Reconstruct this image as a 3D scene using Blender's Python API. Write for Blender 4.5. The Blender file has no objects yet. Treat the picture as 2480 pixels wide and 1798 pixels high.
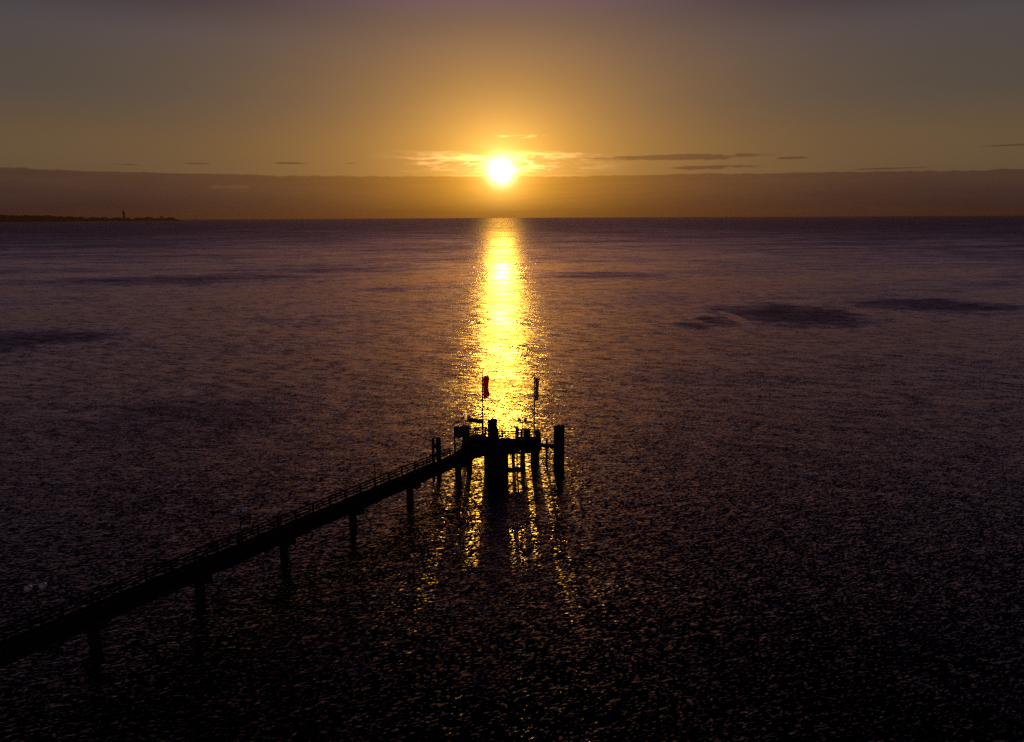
import bpy, bmesh, math, random
from mathutils import Vector, Matrix
random.seed(7)
S = bpy.context.scene
COL = S.collection

# ------------------------------------------------------------------ camera
F_PX, W_PX = 1675.0, 2480.0
CAM_H = 35.0
PITCH = math.atan((899 - 525.5) / F_PX)
ROLL = math.radians(0.28)
cd = bpy.data.cameras.new("camera"); cam = bpy.data.objects.new("camera", cd); COL.objects.link(cam)
cd.sensor_width = 36.0; cd.lens = 36.0 * F_PX / W_PX
cd.clip_start = 0.5; cd.clip_end = 120000.0
cam.location = (0, 0, CAM_H)
cam.matrix_world = (Matrix.Translation((0, 0, CAM_H)) @ Matrix.Rotation(math.pi / 2 - PITCH, 4, 'X')
                    @ Matrix.Rotation(-ROLL, 4, 'Z'))
S.camera = cam
S.view_settings.view_transform = 'Standard'; S.view_settings.look = 'None'
S.view_settings.exposure = 0.0; S.view_settings.gamma = 1.0
S.render.engine = 'CYCLES'
S.cycles.use_denoising = False
S.cycles.max_bounces = 5; S.cycles.volume_bounces = 0
S.cycles.sample_clamp_indirect = 4.0

SUN_EL, SUN_AZ = math.radians(3.57), math.radians(-0.78)        # azimuth measured from +Y towards +X
SUN = Vector((math.sin(SUN_AZ) * math.cos(SUN_EL), math.cos(SUN_AZ) * math.cos(SUN_EL), math.sin(SUN_EL)))

# ------------------------------------------------------------------ node helpers
class NT:
    def __init__(s, tree): s.t = tree; s.n = tree.nodes; s.l = tree.links
    def new(s, typ, **kw):
        nd = s.n.new(typ)
        for k, v in kw.items(): setattr(nd, k, v)
        return nd
    def put(s, sock, v):
        if isinstance(v, bpy.types.NodeSocket): s.l.new(v, sock)
        elif v is not None: sock.default_value = v
    def m(s, op, a, b=None, c=None, clamp=False):
        nd = s.new('ShaderNodeMath', operation=op, use_clamp=clamp)
        s.put(nd.inputs[0], a)
        if b is not None: s.put(nd.inputs[1], b)
        if c is not None: s.put(nd.inputs[2], c)
        return nd.outputs[0]
    def v(s, op, a, b=None):
        nd = s.new('ShaderNodeVectorMath', operation=op)
        s.put(nd.inputs[0], a)
        if b is not None: s.put(nd.inputs['Scale'] if op == 'SCALE' else nd.inputs[1], b)
        return nd.outputs['Value'] if op in ('DOT_PRODUCT', 'LENGTH') else nd.outputs['Vector']
    def sep(s, a):
        nd = s.new('ShaderNodeSeparateXYZ'); s.put(nd.inputs[0], a); return nd.outputs
    def comb(s, x, y, z):
        nd = s.new('ShaderNodeCombineXYZ')
        for i, q in enumerate((x, y, z)): s.put(nd.inputs[i], q)
        return nd.outputs[0]
    def smooth(s, a, lo, hi, o0=0.0, o1=1.0):
        nd = s.new('ShaderNodeMapRange', interpolation_type='SMOOTHSTEP')
        for i, q in enumerate((a, lo, hi, o0, o1)): s.put(nd.inputs[i], q)
        return nd.outputs[0]
    def noise(s, vec, scale, detail=2.0, rough=0.5, out='Fac'):
        nd = s.new('ShaderNodeTexNoise', noise_dimensions='3D')
        s.put(nd.inputs['Vector'], vec); nd.inputs['Scale'].default_value = scale
        nd.inputs['Detail'].default_value = detail; nd.inputs['Roughness'].default_value = rough
        return nd.outputs[out]
    def mix(s, f, a, b):
        nd = s.new('ShaderNodeMix', data_type='RGBA')
        s.put(nd.inputs[0], f); s.put(nd.inputs[6], a); s.put(nd.inputs[7], b)
        return nd.outputs[2]
    def expo(s, x, k):          # exp(-x/k)
        return s.m('EXPONENT', s.m('MULTIPLY', x, -1.0 / k))
    def rgb(s, f, col):         # colour scaled by a factor
        return s.v('SCALE', s.comb(*col), f)

# ------------------------------------------------------------------ world: dawn sky with a low bank of cloud
world = bpy.data.worlds.new("World"); S.world = world; world.use_nodes = True
N = NT(world.node_tree); N.n.clear()
D = N.new('ShaderNodeTexCoord').outputs['Generated']
dx, dy, dz = N.sep(D)
el = N.m('MULTIPLY', N.m('ARCSINE', dz), 57.2958)
az = N.m('MULTIPLY', N.m('ARCTAN2', dx, dy), 57.2958)
daz = N.m('SUBTRACT', az, math.degrees(SUN_AZ))
dele = N.m('SUBTRACT', el, math.degrees(SUN_EL))
elp = N.m('MAXIMUM', el, 0.0)
th = N.m('SQRT', N.m('ADD', N.m('MULTIPLY', daz, daz), N.m('MULTIPLY', dele, dele)))        # degrees from the sun
dw = N.m('MULTIPLY', daz, 0.68)
thw = N.m('SQRT', N.m('ADD', N.m('MULTIPLY', dw, dw), N.m('MULTIPLY', dele, dele)))        # flattened, for the wide glow
# base gradient by elevation
ramp = N.new('ShaderNodeValToRGB'); ramp.color_ramp.interpolation = 'EASE'
N.put(ramp.inputs[0], N.m('DIVIDE', elp, 90.0))
stops = [(0.0, (.100, .064, .034)), (.055, (.118, .078, .044)), (.10, (.074, .064, .056)), (.155, (.066, .060, .071)), (.19, (.100, .066, .122)),
         (.24, (.022, .012, .032)), (.30, (.004, .0025, .008)), (.50, (.002, .0015, .004)), (1.0, (.001, .001, .003))]
cr = ramp.color_ramp
cr.elements[0].position = stops[0][0]; cr.elements[0].color = (*stops[0][1], 1)
cr.elements[1].position = 1.0; cr.elements[1].color = (*stops[-1][1], 1)
for p_, c_ in stops[1:-1]:
    e_ = cr.elements.new(p_); e_.color = (*c_, 1)
side = N.m('MULTIPLY', N.smooth(N.m('ABSOLUTE', daz), 4.0, 27.0), N.smooth(el, 12.0, 17.5))
base = N.v('MULTIPLY', ramp.outputs[0], N.mix(side, (1, 1, 1, 1), (.05, .065, .30, 1)))
base = N.v('MULTIPLY', base, N.mix(N.smooth(N.m('ABSOLUTE', daz), 36.5, 54.0), (1, 1, 1, 1), (.08, .10, .30, 1)))
back = N.m('MULTIPLY', N.smooth(N.m('ABSOLUTE', daz), 95.0, 150.0), N.smooth(el, 55.0, 20.0))  # purple sky glow added behind the camera to light the lamp globes
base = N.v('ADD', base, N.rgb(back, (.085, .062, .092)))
glow = N.v('ADD', N.rgb(N.expo(thw, 5.6), (.88, .37, .026)), N.rgb(N.expo(th, 3.2), (.95, .52, .06)))
# thin streaky clouds
sv = N.comb(N.m('MULTIPLY', az, 0.30), N.m('MULTIPLY', el, 2.6), 2.3)
n1 = N.noise(sv, 1.0, 6.0, 0.68)
band = N.m('MULTIPLY', N.smooth(el, 3.3, 4.0), N.smooth(el, 4.6, 5.3, 1.0, 0.0))
near = N.smooth(N.m('ABSOLUTE', daz), 2.0, 11.0, 1.0, 0.0)
lit = N.m('MULTIPLY', N.m('MULTIPLY', N.smooth(n1, 0.46, 0.62), band), near)
sv2 = N.comb(N.m('MULTIPLY', az, 0.5), N.m('MULTIPLY', el, 6.0), 3.0)
n1b = N.noise(sv2, 1.0, 4.0, 0.6)
lit_hi = N.m('MULTIPLY', N.m('MULTIPLY', N.smooth(n1b, 0.5, 0.6), N.smooth(N.m('ABSOLUTE', N.m('SUBTRACT', el, 6.15)), 0.05, 0.16, 1.0, 0.0)),
             N.smooth(N.m('ABSOLUTE', N.m('SUBTRACT', daz, 1.6)), 1.4, 2.4, 1.0, 0.0))
lit = N.m('ADD', lit, lit_hi)
def streak(caz, cel, hw, hh, salt):
    q = N.m('ADD', N.m('POWER', N.m('ABSOLUTE', N.m('DIVIDE', N.m('SUBTRACT', az, caz), hw)), 2.0),
            N.m('POWER', N.m('ABSOLUTE', N.m('DIVIDE', N.m('SUBTRACT', el, cel), hh)), 2.0))
    w = N.noise(N.comb(N.m('MULTIPLY', az, 0.55), N.m('MULTIPLY', el, 3.2), salt), 1.0, 4.0, 0.6)
    return N.smooth(N.m('ADD', q, N.m('MULTIPLY', N.m('SUBTRACT', w, 0.5), 4.0)), 0.3, 1.3, 1.0, 0.0)
dark = None
for a_ in ((13.2, 4.42, 6.8, .22, 1.0), (15.6, 3.62, 2.9, .17, 2.0), (21.3, 4.15, 1.2, .10, 3.0), (-16.8, 4.05, 1.5, .07, 4.0),
           (-12.4, 4.1, .6, .05, 4.5), (-23.5, 3.9, 1.0, .05, 5.0), (-28.0, 3.7, .8, .04, 5.5), (34.5, 4.4, 1.6, .06, 6.0), (27.5, 3.2, 2.6, .05, 8.0)):
    k_ = streak(*a_); dark = k_ if dark is None else N.m('MAXIMUM', dark, k_)
# cloud bank whose top edge wanders
edge_n = N.noise(N.comb(N.m('MULTIPLY', az, 0.09), 0.0, 5.0), 1.0, 6.0, 0.55)
edge = N.m('ADD', 3.15, N.m('MULTIPLY', N.m('SUBTRACT', edge_n, 0.5), .55))
edge_f = N.noise(N.comb(N.m('MULTIPLY', az, 0.8), 0.0, 8.0), 1.0, 4.0, 0.6)
edge = N.m('ADD', edge, N.m('MULTIPLY', N.m('SUBTRACT', edge_f, 0.5), .36))
edge = N.m('ADD', edge, N.m('MULTIPLY', N.smooth(az, -14.0, -34.0), 0.10))
edge = N.m('ADD', edge, N.m('MULTIPLY', N.smooth(az, 16.0, 36.0), -0.28))
bank = N.smooth(el, N.m('ADD', edge, 0.06), N.m('SUBTRACT', edge, 0.06))
bn = N.noise(N.comb(N.m('MULTIPLY', az, 0.12), N.m('MULTIPLY', el, 0.9), 9.0), 1.0, 4.0, 0.5)
bank_col = N.mix(N.smooth(el, 0.0, 3.5), (.040, .021, .022, 1), (.072, .038, .026, 1))
bank_col = N.v('MULTIPLY', bank_col, N.mix(N.smooth(N.m('ABSOLUTE', daz), 36.5, 54.0), (1, 1, 1, 1), (.12, .12, .35, 1)))
bank_col = N.v('SCALE', bank_col, N.m('ADD', 0.80, N.m('MULTIPLY', bn, 0.4)))
bank_glow = N.v('ADD', N.rgb(N.expo(thw, 4.6), (.95, .38, .006)), N.rgb(N.expo(th, 2.3), (.62, .33, .012)))
glow = N.v('MULTIPLY', glow, N.mix(N.smooth(el, 12.0, 21.0), (1, 1, 1, 1), (.22, .13, .6, 1)))
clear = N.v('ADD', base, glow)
clear = N.v('MULTIPLY', clear, N.v('ADD', N.v('SCALE', (1.0, 1.0, 1.0), 1.0), N.rgb(lit, (1.1, 1.2, 2.4))))
clear = N.v('MULTIPLY', clear, N.v('SUBTRACT', N.v('SCALE', (1.0, 1.0, 1.0), 1.0), N.rgb(dark, (.38, .42, .35))))
lay = N.noise(N.comb(N.m('MULTIPLY', az, 0.22), N.m('MULTIPLY', el, 4.5), 12.0), 1.0, 4.0, 0.6)
bank_all = N.v('SCALE', N.v('ADD', bank_col, bank_glow), N.m('ADD', .86, N.m('MULTIPLY', lay, .28)))
wisp = streak(-21.5, 2.25, 1.5, .16, 14.0)
bank_all = N.v('SCALE', bank_all, N.smooth(el, -.6, 2.2, .68, 1.0))
bank_all = N.v('MULTIPLY', bank_all, N.v('ADD', N.v('SCALE', (1.0, 1.0, 1.0), 1.0), N.rgb(wisp, (.28, .25, .15))))
clear = N.v('SCALE', clear, N.m('ADD', .95, N.m('MULTIPLY', N.noise(N.comb(N.m('MULTIPLY', az, .06), N.m('MULTIPLY', el, .35), 15.0), 1.0, 5.0, .55), .10)))
sky = N.mix(bank, clear, bank_all)
rim = N.m('MULTIPLY', N.smooth(N.m('ABSOLUTE', N.m('SUBTRACT', el, N.m('ADD', edge, .04))), .02, .12, 1.0, 0.0), N.smooth(N.m('ABSOLUTE', daz), 1.0, 8.0, 1.0, 0.0))
sky = N.v('ADD', sky, N.rgb(N.m('MULTIPLY', rim, N.smooth(lay, .35, .65)), (.35, .22, .06)))
# the overexposed sun behind thin cloud
core = N.v('ADD', N.rgb(N.expo(N.m('POWER', N.m('DIVIDE', th, 0.80), 2.0), 1.0), (3.5, 3.2, 2.4)),
           N.rgb(N.expo(th, 0.95), (2.4, 1.45, .45)))
sky = N.v('ADD', sky, core)
tuft = N.noise(N.comb(N.m('MULTIPLY', az, 0.75), N.m('MULTIPLY', el, 5.0), 21.0), 1.0, 5.0, 0.65)
tuft = N.m('MULTIPLY', N.smooth(tuft, .48, .60), N.m('MULTIPLY', N.smooth(el, 3.2, 3.7), N.smooth(el, 4.5, 4.95, 1.0, 0.0)))
tuft = N.m('MULTIPLY', tuft, N.expo(N.m('POWER', N.m('DIVIDE', N.m('ABSOLUTE', daz), 3.4), 2.0), 1.0))
sky = N.v('ADD', sky, N.rgb(tuft, (.55, .50, .32)))
nish = N.new('ShaderNodeTexSky', sky_type='NISHITA')
nish.sun_disc = False; nish.sun_elevation = SUN_EL; nish.sun_rotation = SUN_AZ
nish.air_density = 1.5; nish.dust_density = 4.0
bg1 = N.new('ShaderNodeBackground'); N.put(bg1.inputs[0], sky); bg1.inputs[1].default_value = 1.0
bg2 = N.new('ShaderNodeBackground'); N.put(bg2.inputs[0], nish.outputs[0]); bg2.inputs[1].default_value = 0.0015
ad = N.new('ShaderNodeAddShader'); N.l.new(bg1.outputs[0], ad.inputs[0]); N.l.new(bg2.outputs[0], ad.inputs[1])
wo = N.new('ShaderNodeOutputWorld'); N.l.new(ad.outputs[0], wo.inputs[0])

# ------------------------------------------------------------------ sun
sl = bpy.data.lights.new("sun", 'SUN'); so = bpy.data.objects.new("sun", sl); COL.objects.link(so)
sl.energy = 0.21; sl.angle = math.radians(0.5); sl.color = (1.0, 0.56, 0.03)
so.rotation_euler = SUN.to_track_quat('Z', 'Y').to_euler()
so.location = (0, 0, 60)

# ------------------------------------------------------------------ materials
def mat(name, color, rough=0.8, metallic=0.0, var=0.25, scale=3.0, stretch=(1, 1, 1), spec=0.3):
    m_ = bpy.data.materials.new(name); m_.use_nodes = True
    n = NT(m_.node_tree); b = n.n['Principled BSDF']
    co = n.new('ShaderNodeTexCoord').outputs['Object']
    f = n.noise(n.v('MULTIPLY', co, stretch), scale, 4.0, 0.6)
    c2 = tuple(x * (1 - var) for x in color)
    n.put(b.inputs['Base Color'], n.mix(f, (*c2, 1), (*[min(1, x * (1 + var)) for x in color], 1)))
    b.inputs['Roughness'].default_value = rough; b.inputs['Metallic'].default_value = metallic
    b.inputs['Specular IOR Level'].default_value = spec
    return m_
WOOD = mat('weathered_wood', (.035, .028, .022), .9, 0, .4, 2.0, (1, 1, 6), .08)
WETWOOD = mat('wet_pile_wood', (.035, .03, .025), .75, 0, .4, 2.0, (4, 4, 1), .08)
PLANK = mat('deck_planks', (.02, .016, .013), .9, 0, .3, 3.0, spec=.0)
STEEL = mat('galvanised_steel', (.22, .22, .22), .6, .6)
PAINT = mat('dark_painted_metal', (.03, .03, .033), .7, spec=.1)
WHITEM = mat('white_globe_plastic', (.84, .82, .86), .25, 0, .04, spec=.5)
BOARD = mat('sign_board', (.04, .04, .045), .8, spec=.1)
ROPE = mat('orange_ring_plastic', (.55, .16, .05), .5)
ROCK = mat('far_shore', (.03, .022, .015), .95, scale=.01)
TREES = mat('far_woods', (.030, .028, .016), .95, scale=.01)
STONE = mat('tower_brick', (.12, .06, .04), .9, scale=.05)

def cloth(name, cols):
    m_ = bpy.data.materials.new(name); m_.use_nodes = True
    n = NT(m_.node_tree); n.n.clear()
    uv = n.new('ShaderNodeUVMap').outputs[0]; u, v_, _ = n.sep(uv)
    r = n.new('ShaderNodeValToRGB'); r.color_ramp.interpolation = 'CONSTANT'; n.put(r.inputs[0], u)
    for i, (p_, c_) in enumerate(cols):
        e_ = r.color_ramp.elements[0] if i == 0 else r.color_ramp.elements.new(p_)
        e_.position = p_; e_.color = (*c_, 1)
    while len(r.color_ramp.elements) > len(cols):
        r.color_ramp.elements.remove(r.color_ramp.elements[-1])
    d = n.new('ShaderNodeBsdfDiffuse'); t = n.new('ShaderNodeBsdfTranslucent'); mx = n.new('ShaderNodeMixShader')
    n.put(d.inputs[0], r.outputs[0]); n.put(t.inputs[0], r.outputs[0]); mx.inputs[0].default_value = .85
    n.l.new(d.outputs[0], mx.inputs[1]); n.l.new(t.outputs[0], mx.inputs[2])
    o = n.new('ShaderNodeOutputMaterial'); n.l.new(mx.outputs[0], o.inputs[0])
    return m_
REDFLAG = cloth('red_flag_cloth', [(0, (.95, .22, .06))])
TRIFLAG = cloth('striped_flag_cloth', [(0, (.03, .035, .09)), (.42, (.75, .72, .68)), (.58, (.80, .12, .05))])

# ------------------------------------------------------------------ mesh helpers
def link(name, bm, m_, parent=None, smooth=False):
    bmesh.ops.recalc_face_normals(bm, faces=bm.faces)
    me = bpy.data.meshes.new(name); bm.to_mesh(me); bm.free()
    if smooth:
        for p_ in me.polygons: p_.use_smooth = True
    me.materials.append(m_)
    o = bpy.data.objects.new(name, me); COL.objects.link(o)
    if parent: o.parent = parent
    return o
def tag(o, label=None, cat=None, group=None, kind=None):
    if label: o['label'] = label
    if cat: o['category'] = cat
    if group: o['group'] = group
    if kind: o['kind'] = kind
    return o
def empty(name, loc, rz=0.0):
    o = bpy.data.objects.new(name, None); COL.objects.link(o); o.location = loc; o.rotation_euler = (0, 0, rz)
    o.empty_display_size = .3
    return o
def beam(bm, a, b, w, h, up=Vector((0, 0, 1))):
    a, b = Vector(a), Vector(b); d = (b - a).normalized()
    if abs(d.dot(up)) > .99: up = Vector((0, 1, 0))
    s = d.cross(up).normalized(); u = s.cross(d).normalized()
    vs = []
    for p_ in (a, b):
        for (i, j) in ((-1, -1), (1, -1), (1, 1), (-1, 1)):
            vs.append(bm.verts.new(p_ + s * (i * w / 2) + u * (j * h / 2)))
    for f in ((0, 1, 2, 3), (7, 6, 5, 4), (0, 4, 5, 1), (1, 5, 6, 2), (2, 6, 7, 3), (3, 7, 4, 0)):
        bm.faces.new([vs[k] for k in f])
def box(bm, c, s):
    c = Vector(c); beam(bm, c - Vector((0, 0, s[2] / 2)), c + Vector((0, 0, s[2] / 2)), s[0], s[1])
def lathe(bm, base, prof, seg=14, axis=None):
    base = Vector(base); rings = []
    q = Matrix.Identity(3) if axis is None else Vector(axis).to_track_quat('Z', 'Y').to_matrix()
    for r, z in prof:
        rings.append([bm.verts.new(base + q @ Vector((r * math.cos(2 * math.pi * k / seg), r * math.sin(2 * math.pi * k / seg), z))) for k in range(seg)])
    for a, b in zip(rings, rings[1:]):
        for k in range(seg): bm.faces.new((a[k], a[(k + 1) % seg], b[(k + 1) % seg], b[k]))
    bm.faces.new(rings[0][::-1]); bm.faces.new(rings[-1])
def tube(bm, a, b, r0, r1=None, seg=12):
    a, b = Vector(a), Vector(b)
    lathe(bm, a, [(r0, 0), (r1 if r1 is not None else r0, (b - a).length)], seg, b - a)
def torus(bm, c, R, r, nrm, n=20, k=8):
    q = Vector(nrm).to_track_quat('Z', 'Y').to_matrix(); c = Vector(c); rows = []
    for i in range(n):
        a = 2 * math.pi * i / n
        rows.append([bm.verts.new(c + q @ Vector(((R + r * math.cos(t)) * math.cos(a), (R + r * math.cos(t)) * math.sin(a), r * math.sin(t))))
                     for t in [2 * math.pi * j / k for j in range(k)]])
    for i in range(n):
        for j in range(k):
            bm.faces.new((rows[i][j], rows[(i + 1) % n][j], rows[(i + 1) % n][(j + 1) % k], rows[i][(j + 1) % k]))
def NB(): return bmesh.new()

# ------------------------------------------------------------------ water
R_SEA = 25000.0
bm = NB(); seg = 96
rr = [0.0, 60, 200, 800, 3000, 9000, R_SEA]
prev = None
for r in rr:
    ring = [bm.verts.new((0, 0, 0))] if r == 0 else [bm.verts.new((r * math.cos(2 * math.pi * k / seg), r * math.sin(2 * math.pi * k / seg), 0)) for k in range(seg)]
    if prev:
        for k in range(seg):
            if len(prev) == 1: bm.faces.new((prev[0], ring[k], ring[(k + 1) % seg]))
            else: bm.faces.new((prev[k], ring[k], ring[(k + 1) % seg], prev[(k + 1) % seg]))
    prev = ring
wm = bpy.data.materials.new('sea_water'); wm.use_nodes = True
n = NT(wm.node_tree); n.n.clear()
pos = n.new('ShaderNodeNewGeometry').outputs['Position']
px, py, pz = n.sep(pos)
def rot(x, y, a, sx, sy, off=0.0):
    c_, s_ = math.cos(a), math.sin(a)
    u = n.m('ADD', n.m('MULTIPLY', x, c_ * sx), n.m('MULTIPLY', y, s_ * sx))
    v_ = n.m('ADD', n.m('MULTIPLY', x, -s_ * sy), n.m('MULTIPLY', y, c_ * sy))
    return n.comb(u, v_, off)
# ripples: two crest families and a cross chop, each giving a slope in x and y
A1, A2 = math.radians(14), math.radians(-20)
c1 = n.sep(n.noise(rot(px, py, A1, .78, 3.8, 1.0), 1.0, 1.6, .55, 'Color'))
c2 = n.sep(n.noise(rot(px, py, A1 + .1, 2.8, 7.5, 7.0), 1.0, 1.5, .5, 'Color'))
c3 = n.sep(n.noise(rot(px, py, A2, .22, .55, 3.0), 1.0, 2.5, .55, 'Color'))
c4 = n.sep(n.noise(rot(px, py, A1, .05, .13, 11.0), 1.0, 2.5, .55, 'Color'))
# wind patches
wp = n.noise(rot(px, py, math.radians(12), .0045, .016, 2.0), 1.0, 4.0, .55)
wp2 = n.noise(rot(px, py, math.radians(-8), .028, .075, 4.0), 1.0, 3.0, .6)
gust = n.m('ADD', n.m('MULTIPLY', n.smooth(wp, .34, .68), .50), n.m('MULTIPLY', n.smooth(wp2, .36, .66), .45))
dist = n.v('LENGTH', pos)
ld = n.m('LOGARITHM', dist, 10.0)
far1 = n.smooth(ld, 1.85, 2.35, .12, .55)                      # longer waves in deeper water
far2 = n.smooth(ld, 2.2, 3.0, .0, .50)
def crest(q):              # sharper on the far side of each ripple
    t_ = n.m('SUBTRACT', q, .5); ng = n.m('MINIMUM', t_, 0.0)
    return n.m('SUBTRACT', n.m('MULTIPLY', t_, .62), n.m('MULTIPLY', n.m('MULTIPLY', ng, ng), 5.6))
def slope(i):
    if i: 
        a = n.m('ADD', n.m('MULTIPLY', crest(c1[1]), .54), n.m('MULTIPLY', crest(c2[1]), 1.08))
    else: a = n.m('ADD', n.m('MULTIPLY', n.m('SUBTRACT', c1[i], .5), (0.62, 1.05)[i]), n.m('MULTIPLY', n.m('SUBTRACT', c2[i], .5), (.78, 1.15)[i]))
    return n.m('ADD', n.m('MULTIPLY', a, n.m('ADD', .72, n.m('MULTIPLY', gust, .45))), n.m('ADD', n.m('MULTIPLY', n.m('SUBTRACT', c3[i], .5), far1), n.m('MULTIPLY', n.m('SUBTRACT', c4[i], .5), far2)))
sx_, sy_ = slope(0), slope(1)
nrm = n.v('NORMALIZE', n.comb(n.m('MULTIPLY', sx_, -1.0), n.m('MULTIPLY', sy_, -1.0), 1.0))
wp3 = n.noise(rot(px, py, 0.1, .08, .07, 6.0), 1.0, 6.0, .7)
# darker cat's-paws: (x, y, half width, half depth, strength)
PATCHES = [(101, 249, 25, 27, 1.0), (70, 234, 6, 11, .9), (59, 224, 6, 8, .8), (166, 274, 26, 22, .8), (52, 430, 38, 26, .5),
           (-62, 342, 14, 10, .5), (-148, 205, 30, 18, .8), (-190, 400, 90, 34, .4), (-56, 118, 18, 16, .45), (-130, 500, 70, 40, .35), (40, 150, 16, 9, .25), (-75, 235, 26, 16, .3)]
off = n.smooth(ld, 2.45, 3.5)          # the breeze freshens away from the shore
patch = None
for (cx_, cy_, hx_, hy_, am) in PATCHES:
    ex = n.m('DIVIDE', n.m('SUBTRACT', px, cx_), hx_); ey = n.m('DIVIDE', n.m('SUBTRACT', py, cy_), hy_)
    q_ = n.m('ADD', n.m('MULTIPLY', ex, ex), n.m('MULTIPLY', ey, ey))
    q_ = n.m('ADD', q_, n.m('MULTIPLY', n.m('SUBTRACT', wp3, .5), 4.0))
    q_ = n.smooth(q_, -.3, 2.2, am, 0.0)
    patch = q_ if patch is None else n.m('MAXIMUM', patch, q_)
rgh = n.m('ADD', n.m('ADD', n.m('ADD', .15, n.m('MULTIPLY', gust, .24)), n.m('MULTIPLY', off, .30)), n.m('MULTIPLY', patch, .42))
slick = n.m('ADD', n.m('POWER', n.m('DIVIDE', n.m('SUBTRACT', px, 78.5), 2.6), 2.0), n.m('POWER', n.m('DIVIDE', n.m('SUBTRACT', py, 243.0), 16.0), 2.0))
rgh = n.m('MULTIPLY', rgh, n.smooth(n.m('ADD', slick, n.m('MULTIPLY', n.m('SUBTRACT', wp3, .5), 2.0)), .3, 1.5, .45, 1.0))
gl = n.new('ShaderNodeBsdfAnisotropic', distribution='BECKMANN')
n.put(gl.inputs['Color'], (.85, .70, 1.0, 1)); n.put(gl.inputs['Roughness'], rgh); n.put(gl.inputs['Normal'], nrm)
fr = n.new('ShaderNodeFresnel'); fr.inputs[0].default_value = 1.333; n.put(fr.inputs[1], nrm)
df = n.new('ShaderNodeBsdfDiffuse'); n.put(df.inputs[0], (.003, .004, .009, 1))
mx = n.new('ShaderNodeMixShader'); n.put(mx.inputs[0], n.m('MULTIPLY', fr.outputs[0], 1.4, clamp=True)); n.l.new(df.outputs[0], mx.inputs[1]); n.l.new(gl.outputs[0], mx.inputs[2])
wout = n.new('ShaderNodeOutputMaterial'); n.l.new(mx.outputs[0], wout.inputs[0])
water = tag(link('water', bm, wm), 'dark rippled sea with golden sun glitter', kind='structure')

# ------------------------------------------------------------------ far shore on the left
def shore_dir(sx):      # azimuth for a source column at the horizon
    return math.atan((sx - 1240) / (F_PX / math.cos(PITCH)))
D_SH = 12000.0
prof = [(-260, 17), (-60, 15.5), (0, 15), (60, 13.8), (110, 13.2), (160, 9.0), (195, 6.0), (230, 4.6), (300, 3.8), (380, 3.6), (430, 2.5), (440, 0.3)]
def ph(x):
    for (a, ha), (b, hb) in zip(prof, prof[1:]):
        if a <= x <= b: return ha + (hb - ha) * (x - a) / (b - a)
    return 0
bm = NB(); rows = []
M = D_SH / F_PX
nn = 140
for i in range(nn + 1):
    x = -260 + 700 * i / nn
    a = shore_dir(x); h = max(.5, ph(x) * M * .75 * (1 + .05 * math.sin(x * .21)))
    row = []
    for (dr, f) in ((0, 0), (60, .75), (200, 1.0), (900, .9), (2200, -.01)):
        R_ = D_SH + dr
        row.append(bm.verts.new((R_ * math.sin(a), R_ * math.cos(a), h * f - (1 if f <= 0 else 0))))
    rows.append(row)
for a, b in zip(rows, rows[1:]):
    for k in range(4): bm.faces.new((a[k], b[k], b[k + 1], a[k + 1]))
tag(link('hills', bm, ROCK), 'low dark wooded headland on the horizon', kind='structure')
bm = NB()
def crown(bm, c, r, hh):
    m4 = Matrix.Translation(c) @ Matrix.Diagonal((r, r, hh, 1))
    g = bmesh.ops.create_icosphere(bm, subdivisions=2, radius=1.0, matrix=m4)
    for v_ in g['verts']: v_.co += Vector([random.uniform(-.16, .16) * r for _ in range(3)])
for i in range(420):
    x = random.uniform(-255, 434); a = shore_dir(x)
    p_ = ph(x); R_ = D_SH + random.uniform(60, 240)
    bump = 1 + .5 * math.sin(x * .061 + 1) * math.sin(x * .17) + random.uniform(-.25, .25)
    top = (p_ * .74 + (3.6 if x > 150 else 2.2) * bump * (1 if x < 425 else .5)) * M
    zz = p_ * .5 * M
    r = random.uniform(16, 34)
    crown(bm, (R_ * math.sin(a), R_ * math.cos(a), zz), r, max(6, top - zz))
tag(link('far_woods', bm, TREES), 'distant woods along the headland on the left horizon', 'woods', kind='stuff')
def far_tower(x, w_px, h_px, label, spire):
    a = shore_dir(x); R_ = D_SH + 120
    t = empty('tower', (R_ * math.sin(a), R_ * math.cos(a), 0), -a)
    h0 = h_px * M; w = w_px * M
    bm = NB(); box(bm, (0, 0, h0 * (.32 if spire else .45)), (w, w, h0 * (.64 if spire else .9))); link('shaft', bm, STONE, t)
    if spire:
        bm = NB(); lathe(bm, (0, 0, h0 * .64), [(w * .62, 0), (w * .55, h0 * .05), (w * .2, h0 * .15), (.8, h0 * .36)], 8); link('spire', bm, STONE, t)
        bm = NB(); box(bm, (0, 0, h0 * .55), (w * 1.4, w * 1.4, h0 * .03)); link('gallery', bm, STONE, t)
    else:
        bm = NB(); box(bm, (0, 0, h0 * .95), (w * 1.15, w * 1.15, h0 * .1)); link('roof', bm, STONE, t)
    tag(t, label, 'tower')
far_tower(303, 4.2, 27, 'tall slim pointed tower rising over the distant headland trees', True)
far_tower(393.5, 3.0, 10.5, 'short square tower near the right tip of the distant headland', False)

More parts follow.
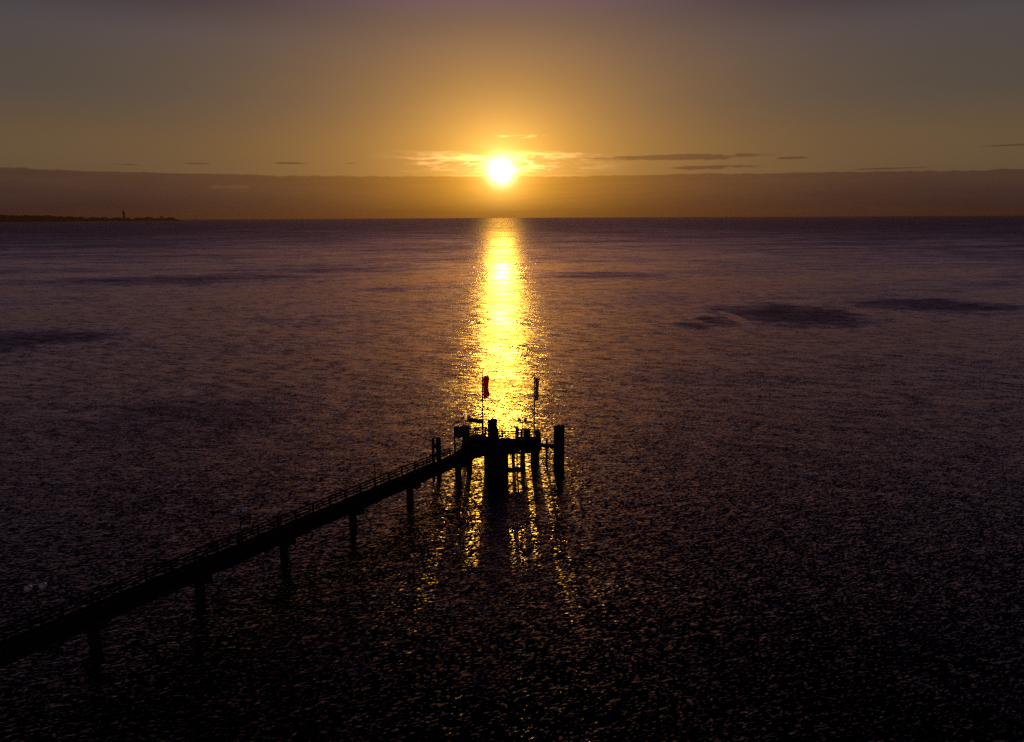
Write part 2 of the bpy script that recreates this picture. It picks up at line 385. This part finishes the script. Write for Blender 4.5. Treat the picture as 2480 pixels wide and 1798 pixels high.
# ------------------------------------------------------------------ pier walkway
ZD = 3.0
DX, DY = 0.5915, 0.8063                     # along the pier, seawards
O = Vector((-9.0, 89.8, 0))                 # on the far edge, near the head
def P(s, t, z): return Vector((O.x + DX * s + DY * t, O.y + DY * s - DX * t, z))   # t>0 towards the camera side
S0, S1 = -88.0, 1.2
pier = empty('pier', P(0, 1.5, 0)); inv = Vector(pier.location)
def L(v_): return Vector(v_) - inv
bm = NB()
s = S0
while s < S1 - .01:                          # cross planks
    dz = random.uniform(-.006, .006)
    beam(bm, L(P(s + .085, 0, ZD - .03 + dz)), L(P(s + .085, 3.0, ZD - .03 + dz)), .155, .06)
    s += .17
link('deck', bm, PLANK, pier)
for t_ in (.22, 1.5, 2.78):
    bm = NB(); beam(bm, L(P(S0, t_, ZD - .29)), L(P(S1, t_, ZD - .29)), .22, .44); link('girder', bm, WOOD, pier)
def railing(parent, loc_fn, pts, spacing, first=0.0):
    """posts and three rails along a polyline of world points at deck level"""
    r_ = None
    bm = NB()
    for a, b in zip(pts, pts[1:]):
        a, b = Vector(a), Vector(b)
        for zz, w, h in ((1.08, .16, .12), (.74, .07, .14), (.38, .07, .14)):
            beam(bm, loc_fn(a + Vector((0, 0, zz))), loc_fn(b + Vector((0, 0, zz))), w, h)
    r_ = link('railing', bm, WOOD, parent)
    post = None
    for a, b in zip(pts, pts[1:]):
        a, b = Vector(a), Vector(b); ln = (b - a).length; k = max(1, round(ln / spacing)) if spacing else 1
        for i in range(k + (1 if b is pts[-1] or (b - Vector(pts[-1])).length < .01 else 0)):
            q = a.lerp(b, i / k)
            if post is None:
                bm = NB(); beam(bm, (0, 0, -.25), (0, 0, 1.04), .16, .16); post = link('rail_post', bm, WOOD, r_)
                o_ = post
            else:
                o_ = post.copy(); COL.objects.link(o_); o_.parent = r_
            o_.location = loc_fn(q)
            o_.rotation_euler = (0, 0, math.atan2(DY, DX))
    return r_
s_posts0 = -86.9
railing(pier, L, [P(-86.8, .1, ZD), P(.6, .1, ZD)], 2.31)
railing(pier, L, [P(-86.8, 2.9, ZD), P(-2.0, 2.9, ZD)], 2.31)
pile0 = None
def pile_mesh(r, ztop, zbot=-2.5):
    bm = NB(); lathe(bm, (0, 0, 0), [(r * .98, zbot), (r, 0), (r * .97, ztop * .6), (r, ztop)], 18); return bm
for k in range(10):
    X = -7.42 - 5.53 * k
    # foot on the pier's centre line
    s_c = (X + 9.0 - DY * 1.5) / DX
    if pile0 is None:
        pile0 = link('pile', pile_mesh(.46, 2.0), WETWOOD, pier, True); q = pile0
        bm = NB(); beam(bm, Vector((DY, -DX, 0)) * -1.55 + Vector((0, 0, 2.25)), Vector((DY, -DX, 0)) * 1.55 + Vector((0, 0, 2.25)), .95, .44)
        cap0 = link('crosshead', bm, WOOD, pile0)
    else:
        q = pile0.copy(); COL.objects.link(q); q.parent = pier
        c_ = cap0.copy(); COL.objects.link(c_); c_.parent = q
    q.location = L(P(s_c, 1.5, 0))
tag(pier, 'long dark timber walkway on piles leading out to the landing platform', 'pier')

# ------------------------------------------------------------------ landing platform at the end
hx, hy = -2.0, 95.5
head = empty('landing_platform', (hx, hy, 0))
def H_(v_): return Vector(v_) - Vector((hx, hy, 0))
near_e = [(-6.15, 90.25), (-3.9, 92.0), (-1.5, 92.6), (1.2, 93.1), (4.1, 94.0)]
far_e = [(-8.1, 91.5), (-7.2, 93.6), (-7.1, 98.7), (-4.2, 100.2), (-3.6, 98.1), (.4, 97.7), (1.2, 98.7), (4.0, 98.5)]
outline = near_e + far_e[::-1]
bm = NB()
top = [bm.verts.new(H_((x, y, ZD - .012))) for x, y in outline]
bot = [bm.verts.new(H_((x, y, ZD - .14))) for x, y in outline]
bm.faces.new(top); bm.faces.new(bot[::-1])
for i in range(len(top)):
    j = (i + 1) % len(top); bm.faces.new((top[i], bot[i], bot[j], top[j]))
link('deck', bm, PLANK, head)
bm = NB()
for i in range(len(outline)):
    a, b = Vector((*outline[i], ZD - .43)), Vector((*outline[(i + 1) % len(outline)], ZD - .43))
    d = (b - a).normalized()
    beam(bm, H_(a + d * .12), H_(b - d * .12), .2, .56)
link('edge_beam', bm, WOOD, head)
railing(head, H_, [Vector((*p_, ZD)) + Vector((.12, -.15, 0)) for p_ in far_e], 2.0)
railing(head, H_, [Vector((*p_, ZD)) + Vector((-.1, .12, 0)) for p_ in near_e[:2]], 1.6)
railing(head, H_, [Vector((*p_, ZD)) + Vector((-.1, .12, 0)) for p_ in near_e[3:]], 1.6)
hp = {}
def head_pile(x, y, r, ztop=2.2):
    if r not in hp: hp[r] = link('pile', pile_mesh(r, ztop), WETWOOD, head, True); q = hp[r]
    else: q = hp[r].copy(); COL.objects.link(q); q.parent = head
    q.location = H_((x, y, 0))
for x, y, r in ((-6.05, 92.3, .38), (1.45, 93.4, .37), (2.95, 94.0, .36), (.22, 92.9, .14), (.66, 93.0, .10),
                (-6.85, 98.2, .30), (-6.15, 98.4, .30), (-2.6, 97.3, .32), (1.5, 97.9, .32), (3.0, 97.9, .30), (.12, 97.4, .26)):
    head_pile(x, y, r)
bm = NB()
for y in (97.3,):
    beam(bm, H_((-7.0, y, 2.15)), H_((3.9, y, 2.15)), .3, .3)
beam(bm, H_((-7.2, 93.2, 2.15)), H_((3.7, 93.95, 2.15)), .3, .3)
link('cross_beam', bm, WOOD, head)
# gangway to the outer dolphin
bm = NB(); beam(bm, H_((3.8, 95.0, ZD - .11)), H_((6.0, 94.3, ZD - .11)), 1.0, .2); link('gangway', bm, PLANK, head)
bm = NB(); beam(bm, H_((4.1, 94.9, ZD - .3)), H_((5.9, 94.3, ZD - .3)), .3, .2); link('gangway_beam', bm, WOOD, head)
bm = NB()
for zz in (.45, .8):
    beam(bm, H_((3.95, 95.4, ZD + zz)), H_((5.0, 95.05, ZD + zz)), .05, .07)
link('gangway_rail', bm, WOOD, head)
head_pile(4.95, 94.75, .17, 3.75)
tag(head, 'dark timber landing platform with railings at the seaward end of the pier', 'pier platform')

# low boat landing in front of the platform
stage = empty('boat_landing', (-2.2, 91.0, 0))
def B_(v_): return Vector(v_) - Vector((-2.2, 91.0, 0))
bm = NB(); beam(bm, B_((-3.95, 90.9, .62)), B_((-.75, 91.2, .62)), 2.0, .5); link('landing_step', bm, WETWOOD, stage)
bm = NB(); beam(bm, B_((-1.0, 90.6, .72)), B_((1.15, 90.9, .72)), .35, .62); link('fender_beam', bm, WETWOOD, stage)
bm = NB(); beam(bm, B_((-3.9, 91.3, .72)), B_((-6.3, 91.3, .72)), .12, .1); link('brace', bm, WETWOOD, stage)
fp = None
for i in range(9):
    x = -3.78 + i * .375
    if fp is None:
        bm = NB(); lathe(bm, (0, 0, 0), [(.20, -2.0), (.20, 0), (.195, 3.3), (.16, 3.36)], 12); fp = link('fender_pile', bm, WETWOOD, stage, True); q = fp
    else: q = fp.copy(); COL.objects.link(q); q.parent = stage
    q.location = B_((x, 91.0 + .03 * i + .25, random.uniform(-.12, .08)))
bm = NB(); beam(bm, B_((-3.95, 91.0, 2.0)), B_((-.65, 91.25, 2.0)), .12, .25); beam(bm, B_((-3.95, 91.0, 2.8)), B_((-.65, 91.25, 2.8)), .12, .25)
link('waling', bm, WOOD, stage)
bm = NB(); beam(bm, B_((-3.8, 91.5, 1.3)), B_((-.7, 91.72, 1.3)), .06, 2.4); link('planking', bm, WETWOOD, stage)
tag(stage, 'low boat landing of close-set fender piles in front of the platform', 'boat landing')

# ------------------------------------------------------------------ mooring dolphins
def dolphin(x, y, label, piles, group='mooring dolphins beside the pier'):
    t = empty('mooring_dolphin', (x, y, 0))
    for dx_, dy_, r, zt in piles:
        bm = NB(); lathe(bm, (dx_, dy_, 0), [(r * 1.04, -2.5), (r * 1.02, 0), (r, zt - .12), (r * .8, zt)], 14)
        link('pile', bm, WETWOOD, t, True)
    xs = [p_[0] for p_ in piles]; ys = [p_[1] for p_ in piles]; zt = min(p_[3] for p_ in piles)
    for z_ in (zt - .9, 3.4):
        bm = NB(); mx_ = (max(xs) + min(xs)) / 2; my_ = (max(ys) + min(ys)) / 2
        box(bm, (mx_, my_, z_), (max(xs) - min(xs) + .3, max(ys) - min(ys) + .3, .3)); link('tie_block', bm, WOOD, t)
    tag(t, label, 'mooring dolphin', group)
dolphin(-10.35, 89.2, 'mooring dolphin of two dark piles by the walkway railing left of the platform',
        [(-.38, 0, .2, 5.9), (.32, .05, .34, 5.95), (.45, -.2, .25, 5.6)])
dolphin(-2.75, 91.9, 'mooring dolphin standing in front of the platform between the two flagpoles',
        [(-.42, 0, .24, 7.55), (0, .12, .24, 7.75), (.42, 0, .24, 7.7), (.62, .15, .2, 6.3)])
dolphin(6.5, 91.9, 'tallest mooring dolphin, standing alone at the right end of the gangway',
        [(-.48, .1, .26, 6.62), (-.1, -.1, .25, 6.85), (.2, .3, .24, 6.6), (.50, 0, .26, 6.78), (0, .45, .25, 6.6)])

# ------------------------------------------------------------------ lamps
def make_lamp():
    t = empty('lamp_post', (0, 0, 0))
    bm = NB(); lathe(bm, (0, 0, 0), [(.14, -.02), (.14, .12), (.085, .16), (.08, .9), (.065, .95), (.06, 2.95)], 12); link('post', bm, PAINT, t, True)
    bm = NB()
    d = Vector((.92, .39, 0))
    for sg in (-1, 1):
        pts = [Vector((0, 0, 2.85)), d * (.16 * sg) + Vector((0, 0, 2.86)), d * (.46 * sg) + Vector((0, 0, 2.94)), d * (.50 * sg) + Vector((0, 0, 3.08))]
        for a, b in zip(pts, pts[1:]): tube(bm, a, b, .025, seg=8)
        lathe(bm, d * (.50 * sg) + Vector((0, 0, 3.05)), [(.07, 0), (.10, .07), (.10, .1)], 12)
    link('arm', bm, PAINT, t)
    for sg in (-1, 1):
        bm = NB(); c = d * (.50 * sg) + Vector((0, 0, 3.36))
        g = bmesh.ops.create_uvsphere(bm, u_segments=20, v_segments=12, radius=.29, matrix=Matrix.Translation(c))
        gl_ = link('globe', bm, WHITEM, t, True)
        bm = NB(); lathe(bm, c + Vector((0, 0, .27)), [(.07, 0), (.05, .04), (.01, .06)], 10); link('finial', bm, PAINT, gl_)
    return t
def copy_tree(o, parent=None):
    c = o.copy(); COL.objects.link(c)
    if parent: c.parent = parent
    for ch in list(o.children): copy_tree(ch, c)
    return c
lamp = make_lamp()
lamps = [((-38.1, 50.15, ZD), 'nearest double globe lamp at the left edge, its pale globes catching light'),
         ((-27.45, 64.7, ZD), 'double globe lamp on the walkway, second nearest to the left edge'),
         ((-16.72, 79.3, ZD), 'double globe lamp at the middle of the walkway railing'),
         ((-6.85, 98.2, ZD), 'double globe lamp on the platform above the hanging sign board'),
         ((1.5, 98.2, ZD), 'double globe lamp on the platform left of the right flagpole')]
for i, (p_, lb) in enumerate(lamps):
    o = lamp if i == 0 else copy_tree(lamp)
    o.location = p_; tag(o, lb, 'lamp post', 'double globe lamps along the pier')
    if i > 2: o.scale = (1, 1, (.92, .80)[i - 3])

# ------------------------------------------------------------------ flagpoles and flags
def make_pole():
    t = empty('flagpole', (0, 0, 0))
    bm = NB(); lathe(bm, (0, 0, 0), [(.18, -.02), (.18, .1), (.11, .14), (.10, 5), (.07, 10.0)], 12); link('pole', bm, STEEL, t, True)
    bm = NB(); bmesh.ops.create_uvsphere(bm, u_segments=12, v_segments=8, radius=.09, matrix=Matrix.Translation((0, 0, 10.07))); link('finial', bm, STEEL, t, True)
    bm = NB(); tube(bm, (.11, 0, .9), (.08, 0, 9.9), .012, seg=6); link('halyard', bm, PAINT, t)
    bm = NB(); beam(bm, (-.02, -.14, 1.0), (-.02, -.14, 1.25), .05, .05); beam(bm, (0, -.05, 1.12), (0, -.14, 1.12), .05, .05); link('cleat', bm, STEEL, t)
    return t
pole = make_pole(); pole.location = (-4.35, 98.45, ZD)
pole2 = copy_tree(pole); pole2.location = (3.2, 97.0, ZD)
tag(pole, 'left flagpole on the platform, flying the red flag', 'flagpole', 'flagpoles on the platform')
tag(pole2, 'right flagpole on the platform, flying the striped flag', 'flagpole', 'flagpoles on the platform')
def flag(name, m_, loc, edge_fn, h, seed, label):
    rnd = random.Random(seed)
    bm = NB(); uvl = bm.loops.layers.uv.new('UVMap'); nu, nv = 26, 34; g = []
    for j in range(nv + 1):
        v_ = j / nv; w = edge_fn(v_); row = []
        for i in range(nu + 1):
            u = i / nu
            fold = .22 * math.sin(u * 15 + 2.2 * v_ + seed) * (u ** .5) + .05 * math.sin(u * 27 - 4 * v_)
            x = u * w + .03 * math.sin(u * 15 + 2.2 * v_ + seed + 1.2) * u + .10 * math.sin(v_ * 3.3 + seed) * u
            row.append(bm.verts.new((x, fold, -v_ * h - .10 * u * math.sin(v_ * 5) - .12 * u * (v_ > .5) * (v_ - .5) * 2)))
        g.append(row)
    for j in range(nv):
        for i in range(nu):
            f = bm.faces.new((g[j][i], g[j][i + 1], g[j + 1][i + 1], g[j + 1][i]))
            for lp, (a, b) in zip(f.loops, ((i, j), (i + 1, j), (i + 1, j + 1), (i, j + 1))): lp[uvl].uv = (a / nu, b / nv)
    o = link(name, bm, m_, None, True); o.location = loc
    sm = o.modifiers.new('thickness', 'SOLIDIFY'); sm.thickness = .006
    tag(o, label, 'flag')
def e1(v_): return .78 + .05 * math.sin(v_ * 9) + (.42 * max(0, (v_ - .35)) if v_ < .86 else .42 * .51 - (v_ - .86) * 3.2)
def e2(v_): return .62 + .10 * math.cos(v_ * 5.2) - (0 if v_ < .8 else (v_ - .8) * 1.6)
flag('flag', REDFLAG, (-4.35 + .12, 98.45, ZD + 9.35), e1, 3.35, 2, 'red flag hanging in folds from the left flagpole')
flag('flag', TRIFLAG, (3.2 + .12, 97.0, ZD + 9.3), e2, 3.3, 4, 'dark striped flag with red edge hanging from the right flagpole')

# ------------------------------------------------------------------ furniture on the platform
def thing(name, loc, label, cat, group=None, rz=0.0):
    t = empty(name, loc, rz); tag(t, label, cat, group); return t
# information board by the platform entrance
t = thing('notice_board', (-7.0, 91.2, ZD), 'large dark notice board on posts at the left corner of the platform', 'notice board')
bm = NB(); beam(bm, (-1.02, 0, 3.0), (1.12, .25, 3.0), .10, 1.55); link('board', bm, BOARD, t)
bm = NB(); beam(bm, (-1.05, 0, 3.82), (1.15, .25, 3.82), .22, .07); link('board_roof', bm, WOOD, t)
for x, y in ((-.98, -.02), (.95, .2)):
    bm = NB(); beam(bm, (x, y, -.02), (x, y, 3.75), .2, .2); link('post', bm, WOOD, t)
bm = NB(); beam(bm, (.35, .09, 1.75), (1.0, .2, 1.75), .08, .9); link('side_panel', bm, BOARD, t)
# hanging sign board
t = thing('sign_board', (-5.4, 98.55, ZD), 'long dark sign board raised on a post between the lamp and left flagpole', 'sign board')
bm = NB(); beam(bm, (-1.3, 0, 2.62), (1.0, 0, 2.42), .10, .62); link('board', bm, BOARD, t)
bm = NB(); beam(bm, (-1.15, .1, -.02), (-1.15, .1, 2.8), .12, .12); beam(bm, (.9, .1, -.02), (.9, .1, 2.6), .12, .12); link('post', bm, WOOD, t)
# lifebuoy on its rail
t = thing('lifebuoy', (-6.95, 97.6, ZD), 'ring lifebuoy on a stand beside the left platform lamp', 'lifebuoy')
bm = NB(); torus(bm, (0, 0, 1.75), .27, .065, (0.1, -1, 0)); link('ring', bm, ROPE, t, True)
bm = NB(); beam(bm, (0, .09, -.02), (0, .09, 1.95), .07, .07); link('stand', bm, WOOD, t)
# bench pair and bins
def bench(loc, rz, label):
    t = thing('bench', loc, label, 'bench', 'wooden benches on the platform', rz)
    bm = NB()
    for k in range(4): beam(bm, (-.8, -.18 + k * .12, .45), (.8, -.18 + k * .12, .45), .10, .04)
    link('seat', bm, WOOD, t)
    bm = NB()
    for k in range(3): beam(bm, (-.8, .26 + k * .03, .58 + k * .14), (.8, .26 + k * .03, .58 + k * .14), .03, .11)
    link('backrest', bm, WOOD, t)
    for x in (-.68, .68):
        bm = NB(); beam(bm, (x, -.16, -.01), (x, -.16, .43), .06, .06); beam(bm, (x, .2, -.01), (x, .32, .92), .06, .06); beam(bm, (x, -.18, .2), (x, .22, .2), .05, .05)
        link('leg', bm, PAINT, t)
bench((-.9, 94.4, ZD), math.pi, 'wooden bench in the middle of the platform behind the central dolphin')
bench((-5.6, 95.6, ZD), math.radians(80), 'wooden bench on the left half of the platform behind the notice board')
def bin_(loc, label, w, h):
    t = thing('waste_bin', loc, label, 'waste bin', 'bins on the platform')
    bm = NB(); lathe(bm, (0, 0, 0), [(w * .82, -.01), (w, h * .85), (w * 1.03, h * .86)], 12); link('bin_body', bm, PAINT, t)
    bm = NB(); lathe(bm, (0, 0, h * .86), [(w * 1.08, 0), (w * 1.05, h * .06), (w * .3, h * .15)], 12); link('lid', bm, PAINT, t)
bin_((.72, 97.9, ZD), 'slim dark bin by the far railing left of the right platform lamp', .26, 1.55)
t = thing('kiosk_cabinet', (2.15, 97.6, ZD), 'dark boxy cabinet between the right lamp and right flagpole', 'cabinet')
bm = NB(); box(bm, (0, 0, .72), (1.05, .6, 1.3)); link('cabinet_body', bm, PAINT, t)
bm = NB(); box(bm, (0, 0, 1.42), (1.15, .7, .08)); link('lid', bm, PAINT, t)
for x in (-.4, .4):
    bm = NB(); box(bm, (x, 0, .03), (.12, .5, .08)); link('foot', bm, STEEL, t)
t = thing('mooring_post', (3.62, 95.75, 0), 'thick mooring post rising through the platform beside the gangway', 'mooring post')
bm = NB(); lathe(bm, (0, 0, 0), [(.30, -2.5), (.30, 4.75), (.22, 4.88)], 14); link('post', bm, WETWOOD, t, True)
bm = NB(); lathe(bm, (0, 0, 4.3), [(.315, 0), (.315, .12)], 14); link('steel_band', bm, STEEL, t)

# ------------------------------------------------------------------ haze
bm = NB()
e_ = R_SEA + 500
vs = [bm.verts.new((x, y, z)) for z in (-6.0, 230.0) for x, y in ((-e_, -e_), (e_, -e_), (e_, e_), (-e_, e_))]
for f in ((0, 1, 2, 3), (7, 6, 5, 4), (0, 4, 5, 1), (1, 5, 6, 2), (2, 6, 7, 3), (3, 7, 4, 0)): bm.faces.new([vs[k] for k in f])
hm = bpy.data.materials.new('haze'); hm.use_nodes = True
n = NT(hm.node_tree); n.n.clear()
pv = n.new('ShaderNodeVolumePrincipled'); pv.inputs['Color'].default_value = (.95, .54, .46, 1)
pv.inputs['Density'].default_value = 2.0e-5; pv.inputs['Anisotropy'].default_value = .6
ho = n.new('ShaderNodeOutputMaterial'); n.l.new(pv.outputs[0], ho.inputs['Volume'])
haze = tag(link('haze', bm, hm), 'thin morning haze over the sea', kind='stuff')
